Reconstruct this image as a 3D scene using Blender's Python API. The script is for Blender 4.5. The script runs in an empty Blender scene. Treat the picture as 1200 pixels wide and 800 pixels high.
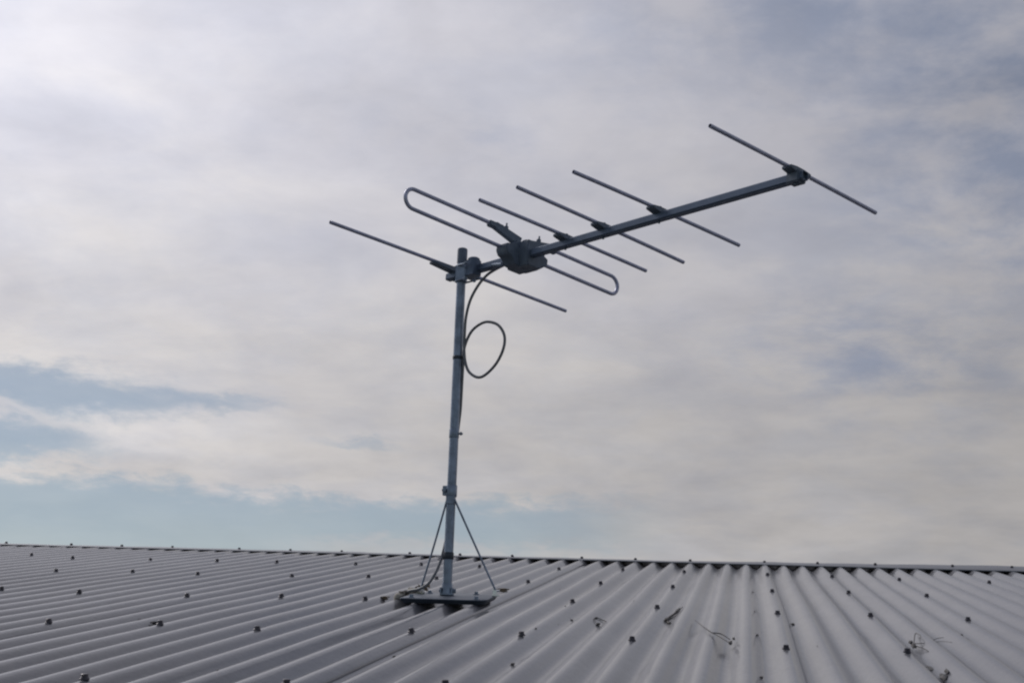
import bpy, bmesh, math, random
from mathutils import Vector, Matrix, Quaternion
R = math.radians
random.seed(11)
scene = bpy.context.scene
COL = scene.collection

# ------------------------------------------------------------------ frames
TH = 0.12724673904            # pitch of the roof (7.3 degrees)
ZO = 3.2                      # height of the roof frame above the ground
ROOF = Matrix.Translation((0, 0, ZO)) @ Matrix.Rotation(TH, 4, 'X')
def W(p): return ROOF @ Vector(p)
P = 0.0762                    # corrugation pitch
DEP = 0.0215                  # corrugation depth
Y_EAVE, Y_CAP, Y_RIDGE = 1.35, 6.80, 6.94
X0, X1 = -150, 110            # crest numbers at the two gables

# ------------------------------------------------------------------ materials
def newmat(name):
    m = bpy.data.materials.new(name); m.use_nodes = True
    return m, m.node_tree.nodes, m.node_tree.links, m.node_tree.nodes['Principled BSDF']
def simple(name, col, rough=0.5, metal=0.0, var=0.15, scale=30.0, bump=0.0, spec=0.5):
    m, n, l, b = newmat(name)
    tc = n.new('ShaderNodeTexCoord'); nz = n.new('ShaderNodeTexNoise')
    nz.inputs['Scale'].default_value = scale; nz.inputs['Detail'].default_value = 6
    l.new(tc.outputs['Object'], nz.inputs['Vector'])
    r = n.new('ShaderNodeValToRGB'); r.color_ramp.elements[0].position = .3; r.color_ramp.elements[1].position = .7
    r.color_ramp.elements[0].color = tuple(c*(1-var) for c in col)+(1,)
    r.color_ramp.elements[1].color = tuple(min(1, c*(1+var)) for c in col)+(1,)
    l.new(nz.outputs['Fac'], r.inputs[0]); l.new(r.outputs[0], b.inputs['Base Color'])
    mr = n.new('ShaderNodeMapRange'); mr.inputs['To Min'].default_value = max(.03, rough-.08); mr.inputs['To Max'].default_value = min(1, rough+.08)
    l.new(nz.outputs['Fac'], mr.inputs['Value']); l.new(mr.outputs[0], b.inputs['Roughness'])
    b.inputs['Metallic'].default_value = metal
    b.inputs['Specular IOR Level'].default_value = spec
    if bump:
        bp = n.new('ShaderNodeBump'); bp.inputs['Strength'].default_value = bump; bp.inputs['Distance'].default_value = .002
        l.new(nz.outputs['Fac'], bp.inputs['Height']); l.new(bp.outputs[0], b.inputs['Normal'])
    return m

def roof_material():
    m, n, l, b = newmat('weathered_roof_steel')
    tc = n.new('ShaderNodeTexCoord')
    def noise(scale, sc=(1, 1, 1), det=5, rough=.55):
        mp = n.new('ShaderNodeMapping'); mp.inputs['Scale'].default_value = sc
        l.new(tc.outputs['Object'], mp.inputs[0])
        z = n.new('ShaderNodeTexNoise'); z.inputs['Scale'].default_value = scale
        z.inputs['Detail'].default_value = det; z.inputs['Roughness'].default_value = rough
        l.new(mp.outputs[0], z.inputs['Vector']); return z.outputs['Fac']
    big = noise(1.3, (1, .4, 1)); streak = noise(26, (1, .035, 1), 6, .65); fine = noise(160, (1, .5, 1), 3)
    blot = noise(9, (1, .5, 1), 8, .7)
    base = n.new('ShaderNodeMix'); base.data_type = 'RGBA'
    base.inputs['A'].default_value = ROOF_A+(1,); base.inputs['B'].default_value = ROOF_B+(1,)
    mr = n.new('ShaderNodeMapRange'); mr.inputs['From Min'].default_value = .3; mr.inputs['From Max'].default_value = .7
    l.new(streak, mr.inputs['Value']); l.new(mr.outputs[0], base.inputs['Factor'])
    dirt = n.new('ShaderNodeMix'); dirt.data_type = 'RGBA'; dirt.inputs['B'].default_value = (.15, .145, .14, 1)
    d = n.new('ShaderNodeMapRange'); d.inputs['From Min'].default_value = .52; d.inputs['From Max'].default_value = .78; d.inputs['To Max'].default_value = .6
    l.new(blot, d.inputs['Value']); l.new(d.outputs[0], dirt.inputs['Factor'])
    sx = n.new('ShaderNodeSeparateXYZ'); l.new(tc.outputs['Object'], sx.inputs[0])
    def mm(op, a, b_, c_=0.0):
        q = n.new('ShaderNodeMath'); q.operation = op
        for i_, v_ in enumerate((a, b_, c_)):
            if hasattr(v_, 'is_output'): l.new(v_, q.inputs[i_])
            else: q.inputs[i_].default_value = v_
        return q.outputs[0]
    co_ = mm('COSINE', mm('MULTIPLY', sx.outputs[0], 2*math.pi/P), 0.0)        # -1 in the pans, where silt settles
    pan = n.new('ShaderNodeMapRange'); pan.interpolation_type = 'SMOOTHSTEP'; pan.inputs['From Min'].default_value = -.45; pan.inputs['From Max'].default_value = -1.0; l.new(co_, pan.inputs['Value'])
    sl = n.new('ShaderNodeMapRange'); sl.inputs['From Min'].default_value = .40; sl.inputs['From Max'].default_value = .66; sl.inputs['To Max'].default_value = .75; l.new(noise(14, (1, .12, 1), 7, .7), sl.inputs['Value'])
    silt = n.new('ShaderNodeMix'); silt.data_type = 'RGBA'; silt.inputs['B'].default_value = (.060, .056, .054, 1)
    l.new(mm('MULTIPLY', pan.outputs[0], sl.outputs[0]), silt.inputs['Factor']); l.new(base.outputs['Result'], silt.inputs['A'])
    l.new(silt.outputs['Result'], dirt.inputs['A']); l.new(dirt.outputs['Result'], b.inputs['Base Color'])
    rr = n.new('ShaderNodeMapRange'); rr.inputs['From Min'].default_value = .3; rr.inputs['From Max'].default_value = .7
    rr.inputs['To Min'].default_value = ROOF_R-.05; rr.inputs['To Max'].default_value = ROOF_R+.07
    l.new(big, rr.inputs['Value'])
    ad = n.new('ShaderNodeMath'); ad.operation = 'MULTIPLY_ADD'; ad.inputs[1].default_value = .10; l.new(fine, ad.inputs[0]); l.new(rr.outputs[0], ad.inputs[2])
    l.new(ad.outputs[0], b.inputs['Roughness'])
    b.inputs['Metallic'].default_value = ROOF_M
    b.inputs['Specular IOR Level'].default_value = .3; b.inputs['Coat Weight'].default_value = .60; b.inputs['Coat Roughness'].default_value = .12; b.inputs['Coat IOR'].default_value = 1.42
    bp = n.new('ShaderNodeBump'); bp.inputs['Strength'].default_value = .25; bp.inputs['Distance'].default_value = .0008
    l.new(fine, bp.inputs['Height'])
    bp2 = n.new('ShaderNodeBump'); bp2.inputs['Strength'].default_value = .35; bp2.inputs['Distance'].default_value = .01
    l.new(blot, bp2.inputs['Height']); l.new(bp.outputs[0], bp2.inputs['Normal']); l.new(bp2.outputs[0], b.inputs['Normal'])
    return m
ROOF_A, ROOF_B, ROOF_R, ROOF_M = (.080, .083, .102), (.132, .133, .152), .36, .3
M_ROOF = roof_material()
M_CAP = simple('ridge_cap_steel', (.27, .275, .29), .42, .6, .1, 6)
M_SCREW = simple('dull_screw', (.12, .11, .125), .42, .5, .2, 200)
M_WASHER = simple('rubber_washer', (.02, .02, .022), .7, 0)
M_GALV = simple('galvanised_tube', (.30, .35, .43), .40, .6, .28, 45, .15)
M_PLATE = simple('galvanised_plate', (.095, .115, .145), .45, .4, .18, 40, .1)
M_BRIGHT = simple('bright_zinc', (.78, .78, .78), .22, 1.0, .05, 90)
M_ALU = simple('oxidised_aluminium', (.50, .51, .64), .42, .5, .15, 60)
M_BOOM = simple('boom_aluminium', (.145, .185, .255), .45, .4, .12, 30)
M_PLAST = simple('veiled_black_plastic', (.155, .19, .245), .45, 0, .15, 80)  # black plastic, its colour lifted to blue-grey to stand in for veiling glare
M_CABLE = simple('cable_sheath', (.22, .22, .23), .45, 0, .2, 40)
M_TAPE = simple('cable_tie', (.04, .05, .065), .4, 0)
M_LEAF = simple('dry_leaf', (.26, .20, .14), .8, 0, .4, 60)
M_LEAFD = simple('rotting_leaf', (.06, .055, .055), .85, 0, .4, 60)
M_LEAFP = simple('pale_leaf', (.42, .38, .32), .8, 0, .3, 70)
M_TWIG = simple('grey_twig', (.15, .14, .13), .85, 0, .3, 90)
M_TWIGP = simple('pale_twig', (.19, .18, .17), .85, 0, .3, 90)
M_WALL = simple('painted_weatherboard', (.62, .60, .55), .7, 0, .05, 4)
M_GUT = simple('painted_gutter', (.45, .46, .47), .4, 0, .05, 4)
M_GRASS = simple('dry_lawn', (.10, .12, .05), .95, 0, .45, .6)

# ------------------------------------------------------------------ mesh helpers
class MB:
    def __init__(s): s.v = []; s.f = []
    def add(s, vs, fs):
        o = len(s.v); s.v += [Vector(v) for v in vs]; s.f += [tuple(i+o for i in f) for f in fs]
    def tube(s, pts, r, seg=14, caps=True, closed=False, wall=0.0):
        pts = [Vector(p) for p in pts]; n = len(pts)
        rs = r if isinstance(r, (list, tuple)) else [r]*n
        tang = []
        for i in range(n):
            a = pts[(i-1) % n] if (closed or i) else pts[0]; b = pts[(i+1) % n] if (closed or i < n-1) else pts[-1]
            tang.append((b-a).normalized())
        t = tang[0]; nn = t.orthogonal().normalized(); vs = []
        for i in range(n):
            if i: nn = (tang[i-1].rotation_difference(tang[i]) @ nn); nn = (nn - tang[i]*nn.dot(tang[i])).normalized()
            bn = tang[i].cross(nn)
            for k in range(seg):
                a = 2*math.pi*k/seg; vs.append(pts[i]+(nn*math.cos(a)+bn*math.sin(a))*rs[i])
        fs = []
        m = n if closed else n-1
        for i in range(m):
            for k in range(seg):
                a, b2 = i*seg+k, i*seg+(k+1) % seg; c, d = ((i+1) % n)*seg+k, ((i+1) % n)*seg+(k+1) % seg
                fs.append((a, b2, d, c))
        if caps and not closed:
            if wall:       # an open-ended pipe: rim and a short inner bore
                for i, sg in ((0, 1), (n-1, -1)):
                    o = len(vs); ri = rs[i]-wall
                    for dd in (0, sg*rs[i]*5):
                        for k in range(seg):
                            vs.append(pts[i]+tang[i]*dd+(vs[i*seg+k]-pts[i])*(ri/rs[i]))
                    for k in range(seg):
                        k2 = (k+1) % seg; a, b2 = i*seg+k, i*seg+k2
                        q = (a, o+k, o+k2, b2) if i == 0 else (a, b2, o+k2, o+k)
                        fs.append(q); q = (o+k, o+seg+k, o+seg+k2, o+k2); fs.append(q if i == 0 else q[::-1])
                    fs.append(tuple(o+seg+k for k in range(seg))[::(-1 if i == 0 else 1)])
            else:
                fs.append(tuple(range(seg))[::-1]); fs.append(tuple((n-1)*seg+k for k in range(seg)))
        s.add(vs, fs)
    def prism(s, prof, M, h, bev=0.0):
        """2-D outline (x,y) extruded from z=-h/2 to h/2 in frame M, edges bevelled"""
        bm = bmesh.new()
        lo = [bm.verts.new((x, y, -h/2)) for x, y in prof]; hi = [bm.verts.new((x, y, h/2)) for x, y in prof]
        n = len(prof)
        bm.faces.new(lo[::-1]); bm.faces.new(hi)
        for i in range(n): bm.faces.new((lo[i], lo[(i+1) % n], hi[(i+1) % n], hi[i]))
        bmesh.ops.recalc_face_normals(bm, faces=bm.faces)
        if bev: bmesh.ops.bevel(bm, geom=list(bm.edges), offset=bev, segments=2, affect='EDGES', clamp_overlap=True)
        bm.verts.index_update()
        s.add([M @ v.co for v in bm.verts], [tuple(v.index for v in f.verts) for f in bm.faces]); bm.free()
    def box(s, M, sx, sy, sz, bev=0.0008):
        s.prism([(-sx/2, -sy/2), (sx/2, -sy/2), (sx/2, sy/2), (-sx/2, sy/2)], M, sz, bev)
    def build(s, name, mat, parent=None, smooth=True, origin=None):
        me = bpy.data.meshes.new(name)
        if parent is not None:
            o = parent
            inv = WM[parent.name].inverted()
        elif origin is not None: inv = Matrix.Translation(-Vector(origin))
        else: inv = Matrix.Identity(4)
        me.from_pydata([inv @ v for v in s.v], [], s.f); me.materials.append(mat)
        if smooth:
            for p in me.polygons: p.use_smooth = True
            try: me.set_sharp_from_angle(angle=R(38))
            except Exception: pass
        ob = bpy.data.objects.new(name, me); COL.objects.link(ob)
        if parent is not None:
            ob.parent = parent; WM[ob.name] = WM[parent.name].copy()
        elif origin is not None: ob.location = origin; WM[ob.name] = Matrix.Translation(origin)
        else: WM[ob.name] = Matrix.Identity(4)
        return ob
WM = {}
def tag(o, label, cat, group=None, kind=None):
    if label: o['label'] = label
    if cat: o['category'] = cat
    if group: o['group'] = group
    if kind: o['kind'] = kind
    return o
def empty(name, loc, label, cat, group=None):
    o = bpy.data.objects.new(name, None); COL.objects.link(o); o.location = loc; o.empty_display_size = .1
    WM[o.name] = Matrix.Translation(loc); return tag(o, label, cat, group)
def frame(o, x, z):
    """frame at o with x axis along x and z axis close to z"""
    x = Vector(x).normalized(); z = Vector(z); y = z.cross(x).normalized(); z = x.cross(y)
    return Matrix(((x.x, y.x, z.x, o[0]), (x.y, y.y, z.y, o[1]), (x.z, y.z, z.z, o[2]), (0, 0, 0, 1)))
def corr(x): return -DEP/2*(1-math.cos(2*math.pi*x/P))
def smoothpath(pts, sub=6):
    pts = [Vector(p) for p in pts]; out = []
    for i in range(len(pts)-1):
        a, b, c, d = pts[max(i-1, 0)], pts[i], pts[i+1], pts[min(i+2, len(pts)-1)]
        for k in range(sub):
            t = k/sub
            out.append(.5*((2*b)+(c-a)*t+(2*a-5*b+4*c-d)*t*t+(3*b-a-3*c+d)*t**3))
    out.append(pts[-1]); return out

# ------------------------------------------------------------------ ground
g = MB(); g.add([(-4000, -4000, 0), (4000, -4000, 0), (4000, 4000, 0), (-4000, 4000, 0)], [(0, 1, 2, 3)])
tag(g.build('ground', M_GRASS, smooth=False), None, None, kind='structure')

# ------------------------------------------------------------------ house
ridge = W((0, Y_RIDGE, 0)); eave = W((0, Y_EAVE, 0))
house = empty('house', (0, ridge.y, 0), 'house under a grey corrugated steel roof filling the foreground', 'house')
def sheet_mesh(mb, back=False):
    """the slope as real overlapping sheets, ten corrugations each, every lap a step of its own"""
    rnd = random.Random(5)
    SEG = 12
    y0, y1 = Y_EAVE, Y_RIDGE-.03
    ny = 22
    k = X0
    while k < X1:
        k1 = min(k+10, X1)
        lift = .0009; off = rnd.uniform(-.0015, .0015); endo = rnd.uniform(-.012, .012)
        ns = (k1-k)*SEG + (4 if k1 < X1 else 0)       # runs past the crest down the next flank
        ns0 = -2
        vs = []; fs = []
        cols = list(range(ns0, ns+1))
        for j in range(ny+1):
            y = y0+endo+(y1-y0)*j/ny
            for c in cols:
                x = (k+c/SEG)*P
                # the right edge lies on top of the next sheet's left edge
                t = c/ns
                z = corr(x) + lift*max(0, (t-.86)/.14) - .0002
                z += .0008*math.sin(y*3.1+x*2)*math.sin(x*5+1.3) + .0005*math.sin(y*7+x*9)
                xx = x + .0014*math.sin(y*1.9+x*1.4)
                vs.append((xx, y, z))
        n = len(cols)
        for j in range(ny):
            for c in range(n-1):
                a = j*n+c; fs.append((a, a+1, a+n+1, a+n))
        if back:
            vs = [W(v) for v in vs]; vs = [Vector((v.x, 2*ridge.y-v.y, v.z)) for v in vs]; fs = [f[::-1] for f in fs]
        else: vs = [W(v) for v in vs]
        mb.add(vs, fs)
        k += 10
m = MB(); sheet_mesh(m); roof = m.build('roof', M_ROOF, house)
md = roof.modifiers.new('thickness', 'SOLIDIFY'); md.thickness = .0006; md.offset = -1
m = MB(); sheet_mesh(m, True); rb = m.build('roof', M_ROOF, house)

# ridge cap: flat wing on each slope with a folded drip edge, rolled top
cap = MB()
prof = [(Y_CAP, -.0035), (Y_CAP-.0025, -.001), (Y_CAP-.002, .0016), (Y_CAP+.003, .0028), (Y_CAP+.06, .0030), (Y_RIDGE-.08, .0028), (Y_RIDGE-.03, .0016), (Y_RIDGE-.006, .0010), (Y_RIDGE, .0004)]
pts = [W((0, y, z)) for y, z in prof]; pts += [Vector((0, 2*ridge.y-p.y, p.z)) for p in pts[:-1]][::-1]
pts.insert(0, W((0, Y_CAP+.0015, -.0035)))
vs = []; NX = 521
for i in range(NX):
    x = (X0-.3)*P+(X1-X0+.6)*P*i/(NX-1)
    lift = .013*max(0, min(1, (x+.35)/1.3))          # the cap has sprung up a little along its right half
    for j, q in enumerate(pts):
        wob = .0007*math.sin(x*2.3)+.0006*math.sin(x*7.1+j*.2)+.0005*math.sin(x*21+1)+.0012*(((x+30.55)/1.8) % 1)
        rise = max(0, min(1, 1-(abs(q.y-ridge.y)-.01)/.13))
        vs.append((x, q.y, q.z+wob*(1 if j > 4 else .3)+lift*rise))
n = len(pts); fs = []
for i in range(NX-1):
    for j in range(n-1): fs.append((i*n+j, (i+1)*n+j, (i+1)*n+j+1, i*n+j+1))
cap.add(vs, fs); capo = cap.build('ridge_cap', M_CAP, house)

# screws: one mesh, linked copies
def screw_mesh():
    m = MB()
    m.tube([(0, 0, -.001), (0, 0, .0012), (0, 0, .0022)], [.0078, .0078, .0066], 16)
    m.tube([(0, 0, .0020), (0, 0, .0034), (0, 0, .0038)], [.0066, .0066, .0056], 16)
    m.tube([(0, 0, .0036), (0, 0, .0076), (0, 0, .0084)], [.0056, .0056, .0044], 6)
    return m
sm = screw_mesh()
SCREWS = [(-37,5.959),(-34,5.816),(-30,5.823),(-27,5.909),(-24,5.927),(-20,5.925),(-17,6.039),(-14,6.001),(-10,5.965),(-7,6.045),(-4,6.011),(0,5.972),(3,5.956),(6,5.877),(10,5.857),
 (-34,4.96),(-30,4.985),(-27,5.066),(-24,5.04),(-20,5.067),(-17,5.162),(-14,5.158),(-10,5.114),(-7,5.149),(-4,5.068),(0,4.994),(3,5.031),(6,4.985),(10,4.97),
 (-27,4.127),(-24,4.102),(-20,4.08),(-17,4.17),(-14,4.164),(-7,4.292),(-4,4.177),(0,4.101),(3,4.123),(6,4.081),(10,4.09),
 (-20,3.233),(-17,3.275),(-14,3.222),(-10,3.292),(-7,3.295),(-4,3.271),(0,3.198),(3,3.213),(6,3.198),(-14,2.349),(-10,2.377),(-7,2.443)]
DX = {-37:.016,-30:.012,-27:.010,-24:.010,-20:.008}
CAPS = [(0,-.001),(3,.218),(6,.453),(10,.764),(13,1.001),(-4,-.31),(-7,-.541),(-10,-.769),(-14,-1.068),(-17,-1.295),(-20,-1.516),(-24,-1.818),(-27,-2.048),(-30,-2.28),(-34,-2.586),(-37,-2.82),(-40,-3.056),(-44,-3.363)]
base_mesh = None; base_cap = None
rnd = random.Random(3)
def put_screw(x, y, z, parent, tilt=True):
    global base_mesh
    if base_mesh is None:
        ob = sm.build('roof_screw', M_SCREW, None); base_mesh = ob
    else:
        ob = base_mesh.copy(); COL.objects.link(ob)
    ob.name = 'roof_screw'
    Mx = ROOF @ Matrix.Translation((x, y, z)) @ Matrix.Rotation(rnd.uniform(-.09, .09), 4, 'X') @ Matrix.Rotation(rnd.uniform(-.09, .09), 4, 'Y') @ Matrix.Rotation(rnd.uniform(0, 6), 4, 'Z')
    ob.parent = parent
    ob.matrix_local = WM[parent.name].inverted() @ Mx
    return ob
have = set()
for k, y in SCREWS:
    put_screw(k*P+rnd.uniform(-.002, .002)*1.0, y, .0002, roof); have.add((k, round((y-.6)/.9)))
for k, x in CAPS:
    put_screw(x, 6.875, .0028+.0078*max(0, min(1, (x+.35)/1.3)), capo)
# the rows that run on past the frame, as one part
oth = MB()
def bake(x, y, z):
    Mx = ROOF @ Matrix.Translation((x, y, z)); o = len(oth.v)
    oth.v += [Mx @ v for v in sm.v]; oth.f += [tuple(i+o for i in f) for f in sm.f]
for r_, yy in enumerate((1.5, 2.4, 3.24, 4.14, 5.07, 5.95)):
    k = X0+6; st = 0
    ks = []
    for b10 in range(X0//10*10, X1, 10):
        for d in (0, 3, 6): ks.append(b10+d)
    near = [k for k, y in SCREWS if abs(y-yy) < .3]
    for k in ks:
        if X0 < k < X1 and (not near or k < min(near)-1 or k > max(near)+1): bake(k*P, yy+rnd.uniform(-.04, .04), .0002)
for b10 in range(X0//10*10, X1, 10):
    for d in (0, 3, 6):
        k = b10+d
        if X0 < k < X1 and (k < -45 or k > 14): bake(k*P, 6.875, .0026)
so = oth.build('roof_screw', M_SCREW, roof); so['kind'] = 'stuff'

# walls, gutter, fascia below the roof
yb = 2*ridge.y-(eave.y+.35)
def wall(pts, nrm):
    m = MB(); n = len(pts); t = Vector(nrm)*-.15
    vs = [Vector(p) for p in pts]+[Vector(p)+t for p in pts]
    m.add(vs, [tuple(range(n)), tuple(range(n, 2*n))[::-1]]+[(i, n+i, n+(i+1) % n, (i+1) % n) for i in range(n)])
    return m.build('wall', M_WALL, house, smooth=False)
xa, xb = (X0+2)*P, (X1-2)*P; yf = eave.y+.35; zf = eave.z+.35*math.tan(TH)-.06
wall([(xa, yf, 0), (xb, yf, 0), (xb, yf, zf), (xa, yf, zf)], (0, -1, 0))
wall([(xb, yb, 0), (xa, yb, 0), (xa, yb, zf), (xb, yb, zf)], (0, 1, 0))
zr = ridge.z-.07
for x, s in ((xa+.151, -1), (xb-.151, 1)):
    wall([(x, yf+.151, 0), (x, yb-.151, 0), (x, yb-.151, zf), (x, ridge.y, zr), (x, yf+.151, zf)][::s], (s, 0, 0))
gp = [(-.01, .0), (-.01, -.09), (-.11, -.09), (-.12, -.02), (-.125, -.02), (-.115, -.095), (-.005, -.095), (-.005, 0)]
m = MB(); vs = []; n = len(gp)
for x in ((X0-1)*P, (X1+1)*P):
    for a, b in gp: vs.append((x, eave.y+.06+a, eave.z-.035+b))
m.add(vs, [(i, (i+1) % n, n+(i+1) % n, n+i) for i in range(n)]+[tuple(range(n)), tuple(range(n, 2*n))])
m.build('gutter', M_GUT, house, smooth=False)

# ------------------------------------------------------------------ antenna
UP = Vector((0, .1269, .9919)).normalized()
Bp = Vector((-.8582, 4.2118, .0139))
bv, ev, uv = Vector((.7666, -.6339, .1023)), Vector((-.6403, -.7429, .1951)), Vector((.0476, .2151, .9754))
C0 = Vector((-.8399, 4.3461, .8902)); LAM = .954
ROT = ROOF.to_3x3()
def Wd(v): return ROT @ Vector(v)
def A(s, t, u): return W(C0+bv*(s*LAM)+ev*(t*LAM)+uv*(u*LAM))
def mast(t): return W(Bp+UP*(t*LAM))
wb, we, wu = Wd(bv), Wd(ev), Wd(uv)
ZUP = Vector((0, 0, 1))
ant = empty('tv_antenna', mast(0), 'rooftop tv antenna with rod elements on a slim braced steel mast', 'antenna')

# base plate: shallow tray resting on the crests, rounded corners
def rounded(x0, x1, y0, y1, r, seg=6, rr=None):
    out = []
    rr = rr or (r, r, r, r)
    for (cx, cy, a0, q) in ((x1-rr[0], y0+rr[0], -90, rr[0]), (x1-rr[1], y1-rr[1], 0, rr[1]), (x0+rr[2], y1-rr[2], 90, rr[2]), (x0+rr[3], y0+rr[3], 180, rr[3])):
        for k in range(seg+1):
            a = R(a0+90*k/seg); out.append((cx+q*math.cos(a), cy+q*math.sin(a)))
    return out
def tray(x0, x1, y0, y1, zt, zb, rr):
    m = MB(); o = rounded(x0, x1, y0, y1, 0, 6, rr); cx, cy = (x0+x1)/2, (y0+y1)/2
    n = len(o); rings = []
    def ring(ins, z): return [((x-cx)*(1-2*ins/(x1-x0))+cx, (y-cy)*(1-2*ins/(y1-y0))+cy, z) for x, y in o]
    seq = [ring(.0105, zb), ring(.008, zb), ring(0, zt-.0025), ring(.0008, zt-.0006), ring(.0025, zt)]
    vs = [W(p) for rg in seq for p in rg]; fs = []
    for i in range(len(seq)-1):
        for k in range(n): fs.append((i*n+k, i*n+(k+1) % n, (i+1)*n+(k+1) % n, (i+1)*n+k))
    fs.append(tuple((len(seq)-1)*n+k for k in range(n)))
    inner = [ring(.0105, zb), ring(.0035, zt-.0025)]; b0 = len(vs); vs += [W(p) for rg in inner for p in rg]
    for k in range(n): fs.append((b0+k, b0+n+k, b0+n+(k+1) % n, b0+(k+1) % n))
    fs.append(tuple(b0+n+k for k in range(n))[::-1])
    m.add(vs, fs); return m
plate = tray(-.955, -.732, 4.070, 4.300, .0140, .0008, (.040, .024, .012, .006)).build('base_plate', M_PLATE, ant)
for x, y in ((-.930, 4.10), (-.915, 4.27), (-.79, 4.275), (-.76, 4.095)):
    b = MB(); b.tube([W((x, y, .0136)), W((x, y, .0160))], .0085, 16); b.tube([W((x, y, .0158)), W((x, y, .0215))], .0055, 6); b.build('bolt', M_GALV, plate)

# mast tube
m = MB(); m.tube([mast(.004), mast(.3), mast(.6), mast(.987)], [.0124, .0124, .0124, .0124], 24, wall=.0016)
mastm = m.build('mast', M_GALV, ant)
m = MB(); m.tube([mast(.948), mast(.9865), mast(.9905), mast(.9925)], [.0140, .0140, .0130, .0100], 24)
m.build('mast_cap', M_PLAST, mastm)
# foot socket with a hinge bolt
m = MB(); m.tube([mast(.0005), mast(.005), mast(.006), mast(.030), mast(.033)], [.0185, .0185, .0148, .0142, .0135], 24)
rt = Vector((1, 0, 0))
for s in (-1, 1): m.box(frame(mast(.011)+rt*s*.0150, rt, ZUP), .004, .026, .018)
m.tube([mast(.012)-rt*.021, mast(.012)+rt*.024], .0032, 10); m.tube([mast(.012)+rt*.018, mast(.012)+rt*.0235], .0058, 6)
m.build('foot_socket', M_GALV, ant)
# brace collar
m = MB(); m.tube([mast(.272), mast(.274), mast(.303), mast(.305)], [.0140, .0150, .0150, .0140], 24)
cl = mast(.289)
m.box(frame(cl-rt*.0175, rt, ZUP), .012, .012, .026, .001); m.tube([cl-rt*.019-Vector((0, .013, 0)), cl-rt*.019+Vector((0, .013, 0))], .0032, 8)
m.tube([cl-rt*.019-Vector((0, .012, 0)), cl-rt*.019-Vector((0, .007, 0))], .0058, 6)
m.box(frame(mast(.262)+Vector((0, -.004, 0)), rt, ZUP), .022, .026, .020, .001)
m.build('brace_collar', M_GALV, ant)
# braces
FL, FR = Vector((-.9347, 4.2408, .014)), Vector((-.7290+.0, 4.2250, .014))
for foot, dx in ((FL, -1), (FR, 1)):
    top = mast(.268)+Vector((dx*.009, -.006, 0)); f = W(foot)+Vector((0, 0, .012))
    mid = top.lerp(f, .5)+Vector((0, .004, -.002))
    m = MB(); m.tube(smoothpath([top, mid, f], 8), .0027, 10); br = m.build('brace', M_GALV, ant)
    m = MB(); fb = W(foot)
    m.box(frame(fb+Vector((0, 0, .002)), rt, ZUP), .020, .016, .003, .0006)
    m.box(frame(fb+Vector((-dx*.006, 0, .011)), rt, ZUP), .0025, .015, .018, .0006)
    m.tube([fb+Vector((-.009, -.002, .013)), fb+Vector((.009, -.002, .013))], .0035, 8)
    m.tube([fb+Vector((-.002, -.011, .010)), fb+Vector((-.002, -.006, .010))], .0062, 6)
    m.build('brace_foot', M_BRIGHT, br)
# joint bands on the mast
m = MB(); m.tube([mast(.438), mast(.440), mast(.462), mast(.464)], [.0128, .0136, .0136, .0128], 24)
m.tube([mast(.451)+rt*.010, mast(.451)+rt*.0235], .0026, 8); m.tube([mast(.451)+rt*.0165, mast(.451)+rt*.0205], .0050, 6)
m.build('joint_band', M_GALV, mastm)
m = MB(); m.tube([mast(.098), mast(.100), mast(.116), mast(.118)], [.0130, .0141, .0141, .0130], 24); m.build('joint_band', M_TAPE, mastm)
m = MB(); m.tube([mast(.664), mast(.665), mast(.673), mast(.674)], [.0130, .0138, .0138, .0130], 24); m.build('cable_tie', M_TAPE, mastm)
m = MB(); m.tube([mast(.664)+rt*.0125+Vector((0, -.004, .003)), mast(.664)+rt*.0125+Vector((0, -.004, .004))+Vector((.002, -.006, .004))], .002, 6)

# boom: square tube with open ends
def square_tube(p0, p1, w, side, up, t=.0016):
    d = (p1-p0).normalized(); m = MB(); c = w*.14
    def ring(o, h, cc): return [o+side*x+up*y for x, y in ((-h+cc, -h), (h-cc, -h), (h, -h+cc), (h, h-cc), (h-cc, h), (-h+cc, h), (-h, h-cc), (-h, -h+cc))]
    vs = ring(p0+d*.03, w/2-t, c*.5)+ring(p0, w/2-t, c*.5)+ring(p0, w/2, c)+ring(p1, w/2, c)+ring(p1, w/2-t, c*.5)+ring(p1-d*.03, w/2-t, c*.5)
    fs = [(i*8+k, i*8+(k+1) % 8, (i+1)*8+(k+1) % 8, (i+1)*8+k) for i in range(5) for k in range(8)]
    fs += [tuple(range(8))[::-1], tuple(40+k for k in range(8))]
    m.add(vs, fs); return m
boom = square_tube(A(-.095, 0, 0), A(1.212, 0, 0), .0208, we, wu).build('boom', M_BOOM, ant, smooth=True)

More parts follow.
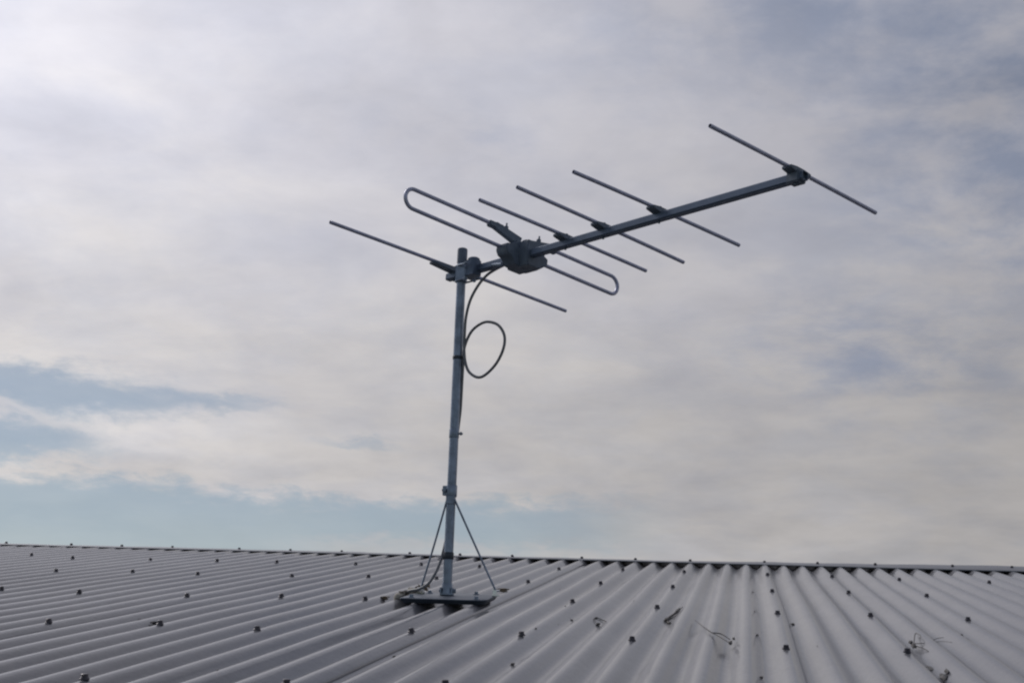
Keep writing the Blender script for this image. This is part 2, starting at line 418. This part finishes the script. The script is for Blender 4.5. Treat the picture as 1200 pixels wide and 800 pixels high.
# elements: rods measured end to end (roof frame)
EL = {'ref': ((-1.1665, 4.0710, .9846), (-.6119, 4.7116, .8232)), 'd1': ((-.7380, 3.8833, 1.0073), (-.3523, 4.3304, .8913)),
      'd2': ((-.6321, 3.7966, 1.0223), (-.2479, 4.2438, .9023)), 'd3': ((-.4833, 3.6798, 1.0355), (-.1021, 4.1176, .9285)),
      'd4': ((-.1620, 3.4132, 1.0799), (.2192, 3.8541, .9655))}
SV = {'ref': -.068, 'd1': .402, 'd2': .546, 'd3': .747, 'd4': 1.185}
def saddle(s, L, parent, h=.0155, wd=.027, sag=0):
    """plastic saddle clipped over the boom, its arms cradling the rod"""
    m = MB(); Mx = frame(A(s, 0, .0125), we, wb)       # local x along the rod, y down, z along the boom
    m.prism([(-L/2, .000), (-L/2, -.0065), (-L*.30, -.0085), (-.013, -.0095), (.013, -.0095), (L*.30, -.0085), (L/2, -.0065), (L/2, 0),
             (.0135, .0045), (-.0135, .0045)][::-1], Mx @ Matrix.Identity(4), wd, .001)
    c = A(s, 0, .0125)
    m.tube([c+wu*.002, c+wu*.0165], .0030, 8); m.tube([c+wu*.009, c+wu*.0135], .0055, 6)
    m.tube([c-wu*.028, c-wu*.002], .0028, 8)
    if parent is not None and s > 1: m.tube([c-wu*.0285, c-wu*.0215], .0060, 6); m.box(frame(A(s, 0, 0), we, wb), .030, .027, .034, .002)
    return m.build('saddle', M_PLAST, parent)
for key in ('ref', 'd1', 'd2', 'd3', 'd4'):
    a, c = [W(p) for p in EL[key]]
    n = 9; d = (c-a)
    pts = [a+d*i/(n-1)+ZUP*(-.0016*((2*i/(n-1)-1)**2)+.0008) for i in range(n)]
    m = MB(); m.tube(pts, .0050, 14, wall=.0009)
    nm = 'reflector' if key == 'ref' else 'director'
    el = m.build(nm, M_ALU, ant)
    saddle(SV[key], .165 if key == 'ref' else .072, el)
    if key != 'ref': pass

# folded dipole: a closed-looking loop broken at the top where two arms drop into the feed box
dl = [Vector(p) for p in ((-.9216, 3.9587, .9978), (-.4604, 4.4973, .8484))]; du = [Vector(p) for p in ((-.9230, 3.9698, 1.0504), (-.4621, 4.5091, .9009))]
def bend(l, u, out):
    l, u = W(l), W(u); c = (l+u)/2; r = (u-l).length/2; ax = (u-l).normalized(); o = out
    o = (o-ax*o.dot(ax)).normalized()
    return [c+(-ax*math.cos(a)+o*math.sin(a))*r for a in [math.pi*k/14 for k in range(15)]]
inn = (dl[1]-dl[0]).normalized()*.001
left = bend(dl[0]+inn, du[0]+inn, we); right = bend(dl[1]-inn, du[1]-inn, -we)
uL = W(du[0]).lerp(W(du[1]), .395); uR = W(du[0]).lerp(W(du[1]), .655)
path = [uL]+left[::-1]+right+[uR]
m = MB(); m.tube(path, .0053, 14, wall=.0009); dip = m.build('folded_dipole', M_ALU, ant)
# feed box
sd = .200
fb_ = MB(); Mx = frame(A(sd+.012, -.014, .010), we, wb)     # x along rod, y ~ down (z x x)
ysgn = 1 if (Mx.to_3x3() @ Vector((0, 1, 0))).dot(wu) < 0 else -1
def py(pr): q = [(x*.87, y*ysgn*.87) for x, y in pr]; return q if ysgn < 0 else q[::-1]
fb_.prism(py([(-.083, -.008), (-.070, -.014), (-.055, -.019), (.060, -.019), (.072, -.012), (.088, -.010), (.089, .008), (.080, .022), (.066, .026), (.050, .046), (.010, .052), (-.040, .042), (-.068, .022), (-.078, .016), (-.083, .008)]), Mx, .044, .0018)
fb_.prism(py([(-.045, -.034), (.045, -.034), (.050, -.016), (-.050, -.016)]), Mx, .034, .0012)
fb_.prism(py([(-.036, -.030), (.036, -.030), (.040, .010), (.030, .050), (-.022, .050), (-.036, .010)]), Mx @ Matrix.Translation((0, 0, .013)), .082, .0018)
fbo = fb_.build('feed_box', M_PLAST, ant)
m = MB(); m.tube([A(sd-.026, .028, -.022), A(sd-.050, .031, -.019)], .0052, 8); m.tube([A(sd-.046, .031, -.020), A(sd-.060, .033, -.018)], .0042, 10)
m.build('cable_connector', M_GALV, fbo)
# two flat arms from the box up to the rod ends, each with a wing nut
topc = A(sd+.01, -.008, .044)
for tgt, sgn in ((uL, 1), (uR, -1)):
    m = MB(); a = topc+we*sgn*.010; c = tgt+we*sgn*.012-wu*.001+wu*(.006 if sgn < 0 else 0)
    d = c-a; Mx = frame((a+c)/2, d, wb)
    m.prism([(-d.length/2, -.013), (d.length/2-.006, -.0105), (d.length/2, -.006), (d.length/2, .008), (-d.length/2, .014)], Mx, .016, .0012)
    Mx2 = frame(tgt+we*sgn*.004-wu*.002, we, wb); m.box(Mx2, .052, .017, .017, .003)
    arm = m.build('feed_arm', M_PLAST, fbo)
    m = MB(); q = a.lerp(c, .52)+wu*.010
    m.tube([q-wu*.002, q+wu*.010], .0052, 10); m.tube([q+wu*.010, q+wu*.019], .0024, 8)
    for s2 in (-1, 1): m.prism([(-.003, 0), (.003, 0), (.0045, .008), (.001, .010)], frame(q+wu*.008+we*s2*.005, we, wb), .0018, .0004)
    m.build('wing_nut', M_PLAST, ant)

# mast clamp: a block cradling the boom beside the mast, U-bolt round the mast
m = MB(); cc = A(.034, .014, .001)
wbh = (wb-ZUP*wb.z).normalized(); side_h = ZUP.cross(wbh)
ov = [(.0165*math.cos(a)*(1 if abs(math.cos(a)) < .8 else .97), .0170*math.sin(a)) for a in [2*math.pi*k/28 for k in range(28)]]
m.prism(rounded(-.0165, .0165, -.018, .018, .009, 4), frame(cc+ZUP*-.002, wbh, ZUP), .044, .002)
m.tube([cc+ZUP*.018, cc+ZUP*.025, cc+ZUP*.0285], [.0165, .0165, .012], 24)
m.box(frame(cc-ZUP*.020-side_h*.004, wbh, ZUP), .040, .030, .008, .001)
clamp = m.build('mast_clamp', M_BOOM, ant)
for z, dz in ((.893, 0), (.938, 1)):
    mc = mast(z); ax = (A(.033, 0, 0)-A(-.1, 0, 0)); ax = (ax-ZUP*ax.z).normalized(); sdv = ZUP.cross(ax).normalized()
    ub = MB(); pts = [mc+ax*.042+sdv*.0158]+[mc+(sdv*math.cos(a)-ax*math.sin(a))*.0158 for a in [math.pi*k/12 for k in range(13)]]+[mc+ax*.042-sdv*.0158]
    ub.tube(pts, .0026, 8)
    for s in (-1, 1): ub.tube([mc+ax*.034+sdv*s*.0158, mc+ax*.039+sdv*s*.0158], .0052, 6)
    ub.build('mast_bolt', M_GALV, clamp)

m = MB(); mc = mast(.893); m.box(frame(mast(.915)-rt*.0, rt, ZUP) @ Matrix.Translation((0, 0, 0)), .029, .029, .050, .003)
m.build('clamp_jaw', M_GALV, clamp)

# ------------------------------------------------------------------ coaxial cable
CAB = [(-.7420,4.3234,.9043),(-.7632,4.3093,.8906),(-.7849,4.2992,.8728),(-.8075,4.2969,.8443),(-.8272,4.2936,.8040),(-.8375,4.2909,.7569),(-.8397,4.2893,.7101),(-.8395,4.2868,.6680),(-.8332,4.2755,.6323),(-.8193,4.2596,.6058),(-.7920,4.2377,.5908),(-.7660,4.2186,.5988),(-.7366,4.2030,.6274),(-.7181,4.1964,.6656),(-.7179,4.2057,.7006),(-.7377,4.2258,.7298),(-.7697,4.2511,.7415),(-.7960,4.2705,.7364),(-.8211,4.2832,.7166),(-.8385,4.2905,.6798),(-.8415,4.2910,.6445),(-.8430,4.2880,.5978),(-.8440,4.2850,.5514),(-.8455,4.2830,.5052),(-.8500,4.2830,.4590),(-.8560,4.2800,.3902),(-.8600,4.2760,.3213),(-.8640,4.2650,.2299),(-.8700,4.2500,.1623),(-.8735,4.2330,.1293),(-.8790,4.2160,.0983),(-.8900,4.2010,.0675),(-.9059,4.1920,.0428),(-.9290,4.1960,.0290),(-.955,4.215,.0230),(-.972,4.24,.0150),(-.99,4.26,.004)]
m = MB(); m.tube([W(p)-W(CAB[0])*0 for p in smoothpath(CAB, 6)], .0039, 12)
tag(m.build('coaxial_cable', M_CABLE, None, origin=None), 'thin black coaxial cable looping once beside the antenna mast down to the roof', 'cable')

# ------------------------------------------------------------------ leaves, twigs and specks lying on the roof
def leaf(m, c, L, wd, ang, curl=.4, up=0.0, seed=0):
    """one curled leaf with a thickness of its own, lying in the corrugations at c"""
    r = random.Random(seed); n = 9; rows = []
    ca, sa = math.cos(ang), math.sin(ang)
    for i in range(n):
        t = i/(n-1); w = wd*math.sin(math.pi*min(1, .08+t*.92))**.8*(1+r.uniform(-.18, .18))
        for j in (-1, -.4, .4, 1):
            x = (t-.5)*L; y = w/2*j; z = curl*wd*(abs(j)**2)*.55+up*math.sin(math.pi*t)*L*.3+r.uniform(0, .0012)
            rows.append((c[0]+x*ca-y*sa, c[1]+x*sa+y*ca, c[2]+z+.0008))
    top = rows; bot = [(x, y, z-.0007) for x, y, z in rows]; fs = []; N = len(top)
    for i in range(n-1):
        for j in range(3):
            a = i*4+j; fs.append((a, a+1, a+5, a+4)); fs.append((N+a+4, N+a+5, N+a+1, N+a))
    for i in range(n-1): fs.append((i*4, i*4+4, N+i*4+4, N+i*4)); fs.append((i*4+7, i*4+3, N+i*4+3, N+i*4+7))
    fs.append((3, 2, N+2, N+3)); fs.append((2, 1, N+1, N+2)); fs.append((1, 0, N, N+1))
    e_ = (n-1)*4
    for j in range(3): fs.append((e_+j, e_+j+1, N+e_+j+1, N+e_+j))
    m.add([W(p) for p in top+bot], fs)
def on(x, y, dz=0.0): return (x, y, corr(x)+dz)
def lone(name, m, mat, label, cat, group=None):
    c = sum((v for v in m.v), Vector())/len(m.v); return tag(m.build(name, mat, None, origin=c), label, cat, group)
def twig(m, pts, r0, r1=None):
    pts = smoothpath([W(p) for p in pts], 5); n = len(pts); r1 = r1 or r0*.5
    m.tube(pts, [r0+(r1-r0)*i/(n-1) for i in range(n)], 7)
def crumb(m, c, r, seed, n=10):
    """a rough little clod of plant matter"""
    q = random.Random(seed); bm = bmesh.new(); bmesh.ops.create_icosphere(bm, subdivisions=2, radius=1)
    for v in bm.verts:
        v.co *= q.uniform(.72, 1.2)
        v.co = Vector((v.co.x*r[0], v.co.y*r[1], v.co.z*r[2]))
    bm.verts.index_update(); cc = Vector(c)
    m.add([W(cc+v.co) for v in bm.verts], [tuple(v.index for v in f.verts) for f in bm.faces]); bm.free()

# clump of litter caught against the left end of the plate
m = MB(); q = random.Random(8)
for i in range(26):
    x = -.964+q.gauss(0, .011); leaf(m, (x, 4.26+q.gauss(0, .015), -.008+q.uniform(0, .024)), q.uniform(.016, .030), q.uniform(.010, .016), q.uniform(0, 6), .7, q.uniform(0, .9), i)
crumb(m, (-.962, 4.27, .006), (.022, .02, .022), 3); crumb(m, (-.988, 4.23, .002), (.016, .016, .014), 4); crumb(m, (-.948, 4.30, .008), (.012, .012, .016), 5)
lone('leaf_clump', m, M_LEAFP, 'pale crumpled clump of dry leaves at the left end of the mast base plate', 'leaves')
m = MB(); q = random.Random(18)
for i in range(9): leaf(m, (-.945+q.uniform(-.016, .016), 4.335+q.uniform(-.02, .02), .002+q.uniform(0, .022)), .026, .016, q.uniform(0, 6), .7, .5, 40+i)
lone('leaf_clump', m, M_LEAF, 'brownish dead leaves humped behind the left brace foot', 'leaves')
def one_leaf(x, y, L, w, ang, mat, label, up=.2, dz=.002, seed=1):
    m = MB(); leaf(m, on(x, y, dz+.002), L, w*1.1, ang, .2, .12, seed); crumb(m, on(x, y, dz+.001), (L*.38, w*.5, .0045), seed+90); lone('leaf', m, mat, label, 'leaf')
one_leaf(-.775, 4.66, .036, .020, .3, M_LEAF, 'single brown leaf just right of the right brace foot', .3, .006, 3)
one_leaf(-1.0471, 4.3136, .026, .016, .2, M_LEAF, 'small brown leaf lying left of the leaf clump at the base plate', .2, .004, 4)
m = MB(); leaf(m, on(-1.415, 3.485, .005), .030, .012, 1.15, .25, .3, 5); crumb(m, on(-1.415, 3.49, .006), (.006, .010, .004), 6)
lone('leaf', m, M_LEAFD, 'upper dark curled leaf of the two on the left side of the roof', 'leaf')
m = MB(); leaf(m, on(-1.348, 3.385, .006), .024, .012, 1.1, .25, .2, 7); crumb(m, on(-1.348, 3.385, .006), (.006, .009, .004), 8)
lone('leaf', m, M_LEAFD, 'lower dark curled leaf next to a screw on the left side of the roof', 'leaf')

# twig clusters
m = MB()
twig(m, [on(-.252, 4.31, .004), on(-.262, 4.20, .004), on(-.271, 4.08, .003), on(-.266, 3.98, .002), on(-.259, 3.94, .002)], .0032, .0024)
twig(m, [on(-.243, 4.30, .003), on(-.248, 4.16, .005), on(-.254, 4.03, .002)], .0012)
crumb(m, on(-.256, 4.28, .003), (.006, .03, .005), 1); crumb(m, on(-.271, 4.03, .004), (.006, .03, .005), 2)
lone('twig_tuft', m, M_TWIG, 'short crooked dark twig in a valley right of the mast, below the ridge', 'twig')
m = MB()
ring = [(-.425+.013*math.cos(a), 3.90+.06*math.sin(a)) for a in [R(20+k*32) for k in range(9)]]
twig(m, [on(x, y, .003) for x, y in ring], .0013); crumb(m, on(-.424, 3.84, .003), (.005, .014, .0035), 5); crumb(m, on(-.436, 3.93, .003), (.003, .010, .002), 6)
lone('twig_tuft', m, M_TWIG, 'faint curled tuft of dry plant bits between mast and crooked twig', 'twig')
m = MB()
tA, tB, tC = (-.1914, 3.86, -.008), (-.150, 3.47, .003), (-.104, 3.40, -.010)
twig(m, [(-.200, 3.95, -.010), (-.182, 3.74, -.002), (-.165, 3.57, .003), tB], .0006, .0014)
twig(m, [tB, (-.130, 3.47, .001), (-.112, 3.43, -.006)], .0013, .0010); twig(m, [tB, (-.132, 3.40, .001), (-.112, 3.35, -.006)], .0011, .0008)
crumb(m, (-.110, 3.38, -.008), (.0045, .030, .004), 11); crumb(m, (-.104, 3.46, -.007), (.003, .018, .003), 12)
lone('twig', m, M_TWIG, 'thin forked twig with a dark knobbly end near the bottom of the roof', 'twig')
m = MB()
twig(m, [(.262, 3.44, -.012), (.270, 3.50, -.004), (.284, 3.62, .000), (.291, 3.66, .000)], .0013, .0010); twig(m, [(.291, 3.66, 0), (.292, 3.58, .002), (.286, 3.53, .000)], .0010)
twig(m, [(.270, 3.52, -.010), (.296, 3.50, -.006), (.322, 3.545, .000), (.338, 3.56, .001)], .0008, .0005); twig(m, [(.300, 3.50, -.007), (.325, 3.49, -.001), (.342, 3.45, .001)], .0007, .0004)
twig(m, [(.268, 3.50, -.012), (.280, 3.42, -.010), (.285, 3.37, -.011)], .0012, .0007)
crumb(m, (.269, 3.49, -.012), (.0055, .030, .004), 21); crumb(m, (.268, 3.55, -.010), (.004, .014, .004), 22)
lone('twig_tuft', m, M_TWIG, 'straggly tuft of dry grass beside a screw at the lower right', 'twig')
m = MB()
crumb(m, (.257, 3.10, -.0175), (.008, .045, .002), 31); crumb(m, (.270, 2.99, -.018), (.007, .03, .003), 32); crumb(m, (.263, 2.93, -.015), (.005, .02, .004), 33); crumb(m, (.279, 3.02, -.013), (.004, .016, .0045), 34)
lone('dirt_clod', m, M_TWIGP, 'dark crumbly clod in a valley at the lower right edge of the roof', 'debris')
SPK = [(.0353, 4.045, .0050), (-.0545, 3.624, .0036), (-.0573, 5.108, .0030), (-.0560, 4.30, .0026), (-.0528, 2.825, .0036), (-.4997, 3.9585, .0038), (-.4999, 2.95, .0034), (.4192, 3.905, .0034), (-.7313, 2.9956, .0026), (-.5267, 3.4826, .0026)]
# smaller flecks anywhere a wind-swept roof has them
for i in range(16):
    SPK.append((random.uniform(-1.6, .75), random.uniform(2.3, 5.6), random.uniform(.0010, .0021)))
for i, (x, y, r) in enumerate(SPK):
    m = MB(); crumb(m, on(x, y, r*.25), (r, r*1.9, r*.7), 60+i); lone('speck', m, M_TWIG if i < 10 else M_TWIGP, 'tiny dark speck of debris lying loose on the corrugated roof', 'debris', 'specks of debris on the roof')

# ------------------------------------------------------------------ camera
f, yaw, pit, rol, cx, h = 1.88521962e+03, -1.45283724e-01, 8.95762720e-02, 1.98819895e-02, -8.16409219e-02, 3.02998819e-01
fw = Vector((math.sin(yaw)*math.cos(pit), math.cos(yaw)*math.cos(pit), math.sin(pit)))
rg = Vector((math.cos(yaw), -math.sin(yaw), 0)); up0 = rg.cross(fw)
r_ = rg*math.cos(rol)+up0*math.sin(rol); u_ = up0*math.cos(rol)-rg*math.sin(rol)
r_, u_, fw = Wd(r_), Wd(u_), Wd(fw); loc = W((cx, 0, h))
cam = bpy.data.cameras.new('camera'); co = bpy.data.objects.new('camera', cam); COL.objects.link(co)
co.matrix_world = Matrix(((r_.x, u_.x, -fw.x, loc.x), (r_.y, u_.y, -fw.y, loc.y), (r_.z, u_.z, -fw.z, loc.z), (0, 0, 0, 1)))
cam.sensor_width = 36; cam.lens = f/1200*36; cam.clip_start = .05; cam.clip_end = 20000
scene.camera = co

# ------------------------------------------------------------------ sun and sky
SAZ, SEL = R(-48), R(36)
sd_ = Vector((math.sin(SAZ)*math.cos(SEL), math.cos(SAZ)*math.cos(SEL), math.sin(SEL)))
sun = bpy.data.lights.new('sun', 'SUN'); sun.energy = 1.1; sun.angle = R(14); sun.color = (1, .95, .9)
so_ = bpy.data.objects.new('sun', sun); COL.objects.link(so_); so_.rotation_mode = 'QUATERNION'; so_.rotation_quaternion = sd_.to_track_quat('Z', 'Y'); so_.location = (-20, 20, 30)

world = bpy.data.worlds.new('World'); scene.world = world; world.use_nodes = True
wn, wl = world.node_tree.nodes, world.node_tree.links; wn.clear()
def inp(sock, v):
    if hasattr(v, 'is_output'): wl.new(v, sock)
    else: sock.default_value = v
def mth(op, a, b=0.0, c=0.0, clamp=False):
    n = wn.new('ShaderNodeMath'); n.operation = op; n.use_clamp = clamp
    inp(n.inputs[0], a); inp(n.inputs[1], b)
    if op in ('MULTIPLY_ADD',): inp(n.inputs[2], c)
    return n.outputs[0]
def mrange(v, a, b, c=0., d=1., interp='SMOOTHSTEP'):
    n = wn.new('ShaderNodeMapRange'); n.interpolation_type = interp; inp(n.inputs['Value'], v)
    n.inputs['From Min'].default_value = a; n.inputs['From Max'].default_value = b; n.inputs['To Min'].default_value = c; n.inputs['To Max'].default_value = d
    return n.outputs[0]
tc = wn.new('ShaderNodeTexCoord'); sp = wn.new('ShaderNodeSeparateXYZ'); wl.new(tc.outputs['Generated'], sp.inputs[0])
dx_, dy_, dz_ = sp.outputs
az = mth('MULTIPLY', mth('ARCTAN2', dx_, dy_), 57.2958); el_ = mth('MULTIPLY', mth('ARCSINE', dz_), 57.2958)
den = mth('ADD', mth('MAXIMUM', dz_, 0.0), .22)
cmb = wn.new('ShaderNodeCombineXYZ'); wl.new(mth('DIVIDE', dx_, den), cmb.inputs[0]); wl.new(mth('DIVIDE', dy_, den), cmb.inputs[1])
def wnoise(scale, det=6, rough=.55, dist=0., off=(0, 0, 0), sc=(1, 1, 1)):
    mp = wn.new('ShaderNodeMapping'); mp.inputs['Location'].default_value = off; mp.inputs['Scale'].default_value = sc; wl.new(cmb.outputs[0], mp.inputs[0])
    z = wn.new('ShaderNodeTexNoise'); z.inputs['Scale'].default_value = scale; z.inputs['Detail'].default_value = det
    z.inputs['Roughness'].default_value = rough; z.inputs['Distortion'].default_value = dist; wl.new(mp.outputs[0], z.inputs['Vector'])
    return z.outputs['Fac']
nA = wnoise(1.5, 5, .5, .3, (3.1, 1.7, 0)); nB = wnoise(3.6, 7, .55, .4, (7.7, 2.2, 0)); nC = wnoise(11, 7, .6, .3, (1.2, 9.1, 0)); nD = wnoise(26, 6, .65, .5, (4.4, 3.3, 0), (.6, 1.5, 1))
nF = wnoise(17, 8, .62, .2, (8.2, 6.6, 0), (1, .8, 1)); nE = wnoise(5.2, 8, .6, .15, (12.7, 5.5, 0))
# rolls of cloud: warp azimuth/elevation before placing the breaks in the cover
azw = mth('ADD', az, mth('MULTIPLY', mth('SUBTRACT', nB, .5), 7.0))
elw = mth('ADD', mth('ADD', el_, mth('MULTIPLY', mth('SUBTRACT', nB, .5), 1.7)), mth('MULTIPLY', mth('SUBTRACT', nF, .5), 1.5))
def blob(a0, e0, sa, se, tilt=0.0, amp=1.0, A_=None, E_=None):
    a = mth('SUBTRACT', A_ or azw, a0); e = mth('SUBTRACT', E_ or elw, e0)
    if tilt: e = mth('SUBTRACT', e, mth('MULTIPLY', a, tilt))
    q = mth('ADD', mth('POWER', mth('DIVIDE', mth('ABSOLUTE', a), sa), 2.0), mth('POWER', mth('DIVIDE', mth('ABSOLUTE', e), se), 2.0))
    return mth('MULTIPLY', mth('EXPONENT', mth('MULTIPLY', q, -1.0)), amp)
holes = blob(-24.6, 9.65, 3.9, .85, -.03, 1.35)
for bl in ((-27.5, 7.75, 4.4, .62, -.02, 1.15), (-19.0, 9.5, 2.0, .35, 0, .42), (-13.6, 8.45, 1.5, .32, -.1, .45)):
    holes = mth('ADD', holes, blob(*bl))
holes = mrange(holes, .12, 1.05)
band = mth('MULTIPLY', mrange(elw, 7.0, 6.2), mrange(az, -1.5, -10.0))
strip = mth('MULTIPLY', mrange(elw, 5.6, 4.8, 0, .75), mrange(az, -19, -13))      # pale bank low over the ridge
holes = mth('MAXIMUM', holes, mth('MULTIPLY', band, mth('SUBTRACT', 1.0, strip)))
# thin places high on the right: the cover turns blue-grey
thin = blob(9.5, 20, 6.5, 4.6, 0, .62); thin = mth('ADD', thin, blob(2, 24.5, 8, 2.8, 0, .42)); thin = mth('ADD', thin, blob(10, 15.5, 1.8, 1.5, 0, .25)); thin = mth('ADD', thin, blob(4.5, 12, 4.2, 1.9, -.15, .38)); thin = mth('ADD', thin, blob(-10.5, 19.6, 3.2, .7, 0, .22))
thin = mth('ADD', thin, .10); thin = mth('MULTIPLY', thin, mrange(nE, .36, .66, .15, 1.75))
# behind the viewer the cover breaks up and gives way to open blue
rear = mrange(dy_, .45, -.25, 0, 1); rear = mth('MULTIPLY', rear, mrange(nA, .30, .62, 1.0, .55))
hi = mth('MULTIPLY', mrange(dz_, .55, .95), .45)
hole = mth('ADD', mth('ADD', holes, mth('MULTIPLY', thin, .10)), mth('ADD', rear, hi))
soft = mth('SUBTRACT', 1.0, mth('EXPONENT', mth('MULTIPLY', mth('MAXIMUM', hole, 0.0), -1.6)))      # a thin veil stays even in the breaks
cap_ = mth('ADD', .85, mth('MULTIPLY', rear, .15))
cover = mth('SUBTRACT', 1.0, mth('MULTIPLY', soft, cap_), clamp=True)
# cloud brightness: scattered sunlight brightens it towards the sun
dot = mth('ADD', mth('ADD', mth('MULTIPLY', dx_, sd_.x), mth('MULTIPLY', dy_, sd_.y)), mth('MULTIPLY', dz_, sd_.z))
ang = mth('MULTIPLY', mth('ARCCOSINE', mth('MINIMUM', dot, .99999)), 57.2958)
glow = mth('MULTIPLY', mth('EXPONENT', mth('MULTIPLY', mth('POWER', mth('DIVIDE', ang, 32.0), 2.0), -1.0)), .76)
mod = mth('ADD', mth('ADD', 1.0, mth('MULTIPLY', mth('SUBTRACT', nA, .5), .30)), mth('ADD', mth('MULTIPLY', mth('SUBTRACT', nB, .5), .46), mth('ADD', mth('MULTIPLY', mth('SUBTRACT', nD, .5), .04), mth('MULTIPLY', mth('SUBTRACT', nC, .5), .17))))
lum = mth('MULTIPLY', mth('ADD', mth('ADD', mth('ADD', glow, .41), mrange(az, -6, 12, 0, -.05)), blob(-22, 8.4, 5.5, 1.0, 0, .10)), mod)
thc = mth('MINIMUM', thin, 1.0); lum = mth('MULTIPLY', lum, mth('SUBTRACT', 1.0, mth('MULTIPLY', thc, .24)))
warm = wn.new('ShaderNodeMix'); warm.data_type = 'RGBA'; warm.inputs['A'].default_value = (.965, .955, 1.045, 1); warm.inputs['B'].default_value = (1.025, .982, .968, 1)
inp(warm.inputs['Factor'], mrange(mth('ADD', mth('MULTIPLY', nB, .6), mth('MULTIPLY', mrange(el_, 22, 5), .35)), .25, .65))
mauve = wn.new('ShaderNodeMix'); mauve.data_type = 'RGBA'; mauve.inputs['B'].default_value = (.80, .88, 1.13, 1); wl.new(warm.outputs['Result'], mauve.inputs['A']); wl.new(thc, mauve.inputs['Factor'])
bgc = wn.new('ShaderNodeBackground'); wl.new(mauve.outputs['Result'], bgc.inputs[0]); wl.new(lum, bgc.inputs[1])
sky = wn.new('ShaderNodeTexSky'); sky.sky_type = 'NISHITA'; sky.sun_disc = False; sky.sun_elevation = SEL; sky.sun_rotation = SAZ; sky.dust_density = .1; sky.air_density = 1.0; sky.ozone_density = 4.0
hs = wn.new('ShaderNodeHueSaturation'); hs.inputs['Saturation'].default_value = .88; wl.new(sky.outputs[0], hs.inputs['Color'])
bgs = wn.new('ShaderNodeBackground'); wl.new(hs.outputs[0], bgs.inputs[0]); bgs.inputs[1].default_value = .052
mix = wn.new('ShaderNodeMixShader'); wl.new(cover, mix.inputs[0]); wl.new(bgs.outputs[0], mix.inputs[1]); wl.new(bgc.outputs[0], mix.inputs[2])
out = wn.new('ShaderNodeOutputWorld'); wl.new(mix.outputs[0], out.inputs[0])

# ------------------------------------------------------------------ output
scene.view_settings.view_transform = 'Standard'; scene.view_settings.look = 'None'
scene.view_settings.exposure = 0; scene.view_settings.gamma = 1; scene.view_settings.use_curve_mapping = False
scene.render.resolution_x = 1024; scene.render.resolution_y = 682
scene.cycles.use_denoising = True; scene.cycles.filter_width = 2.2
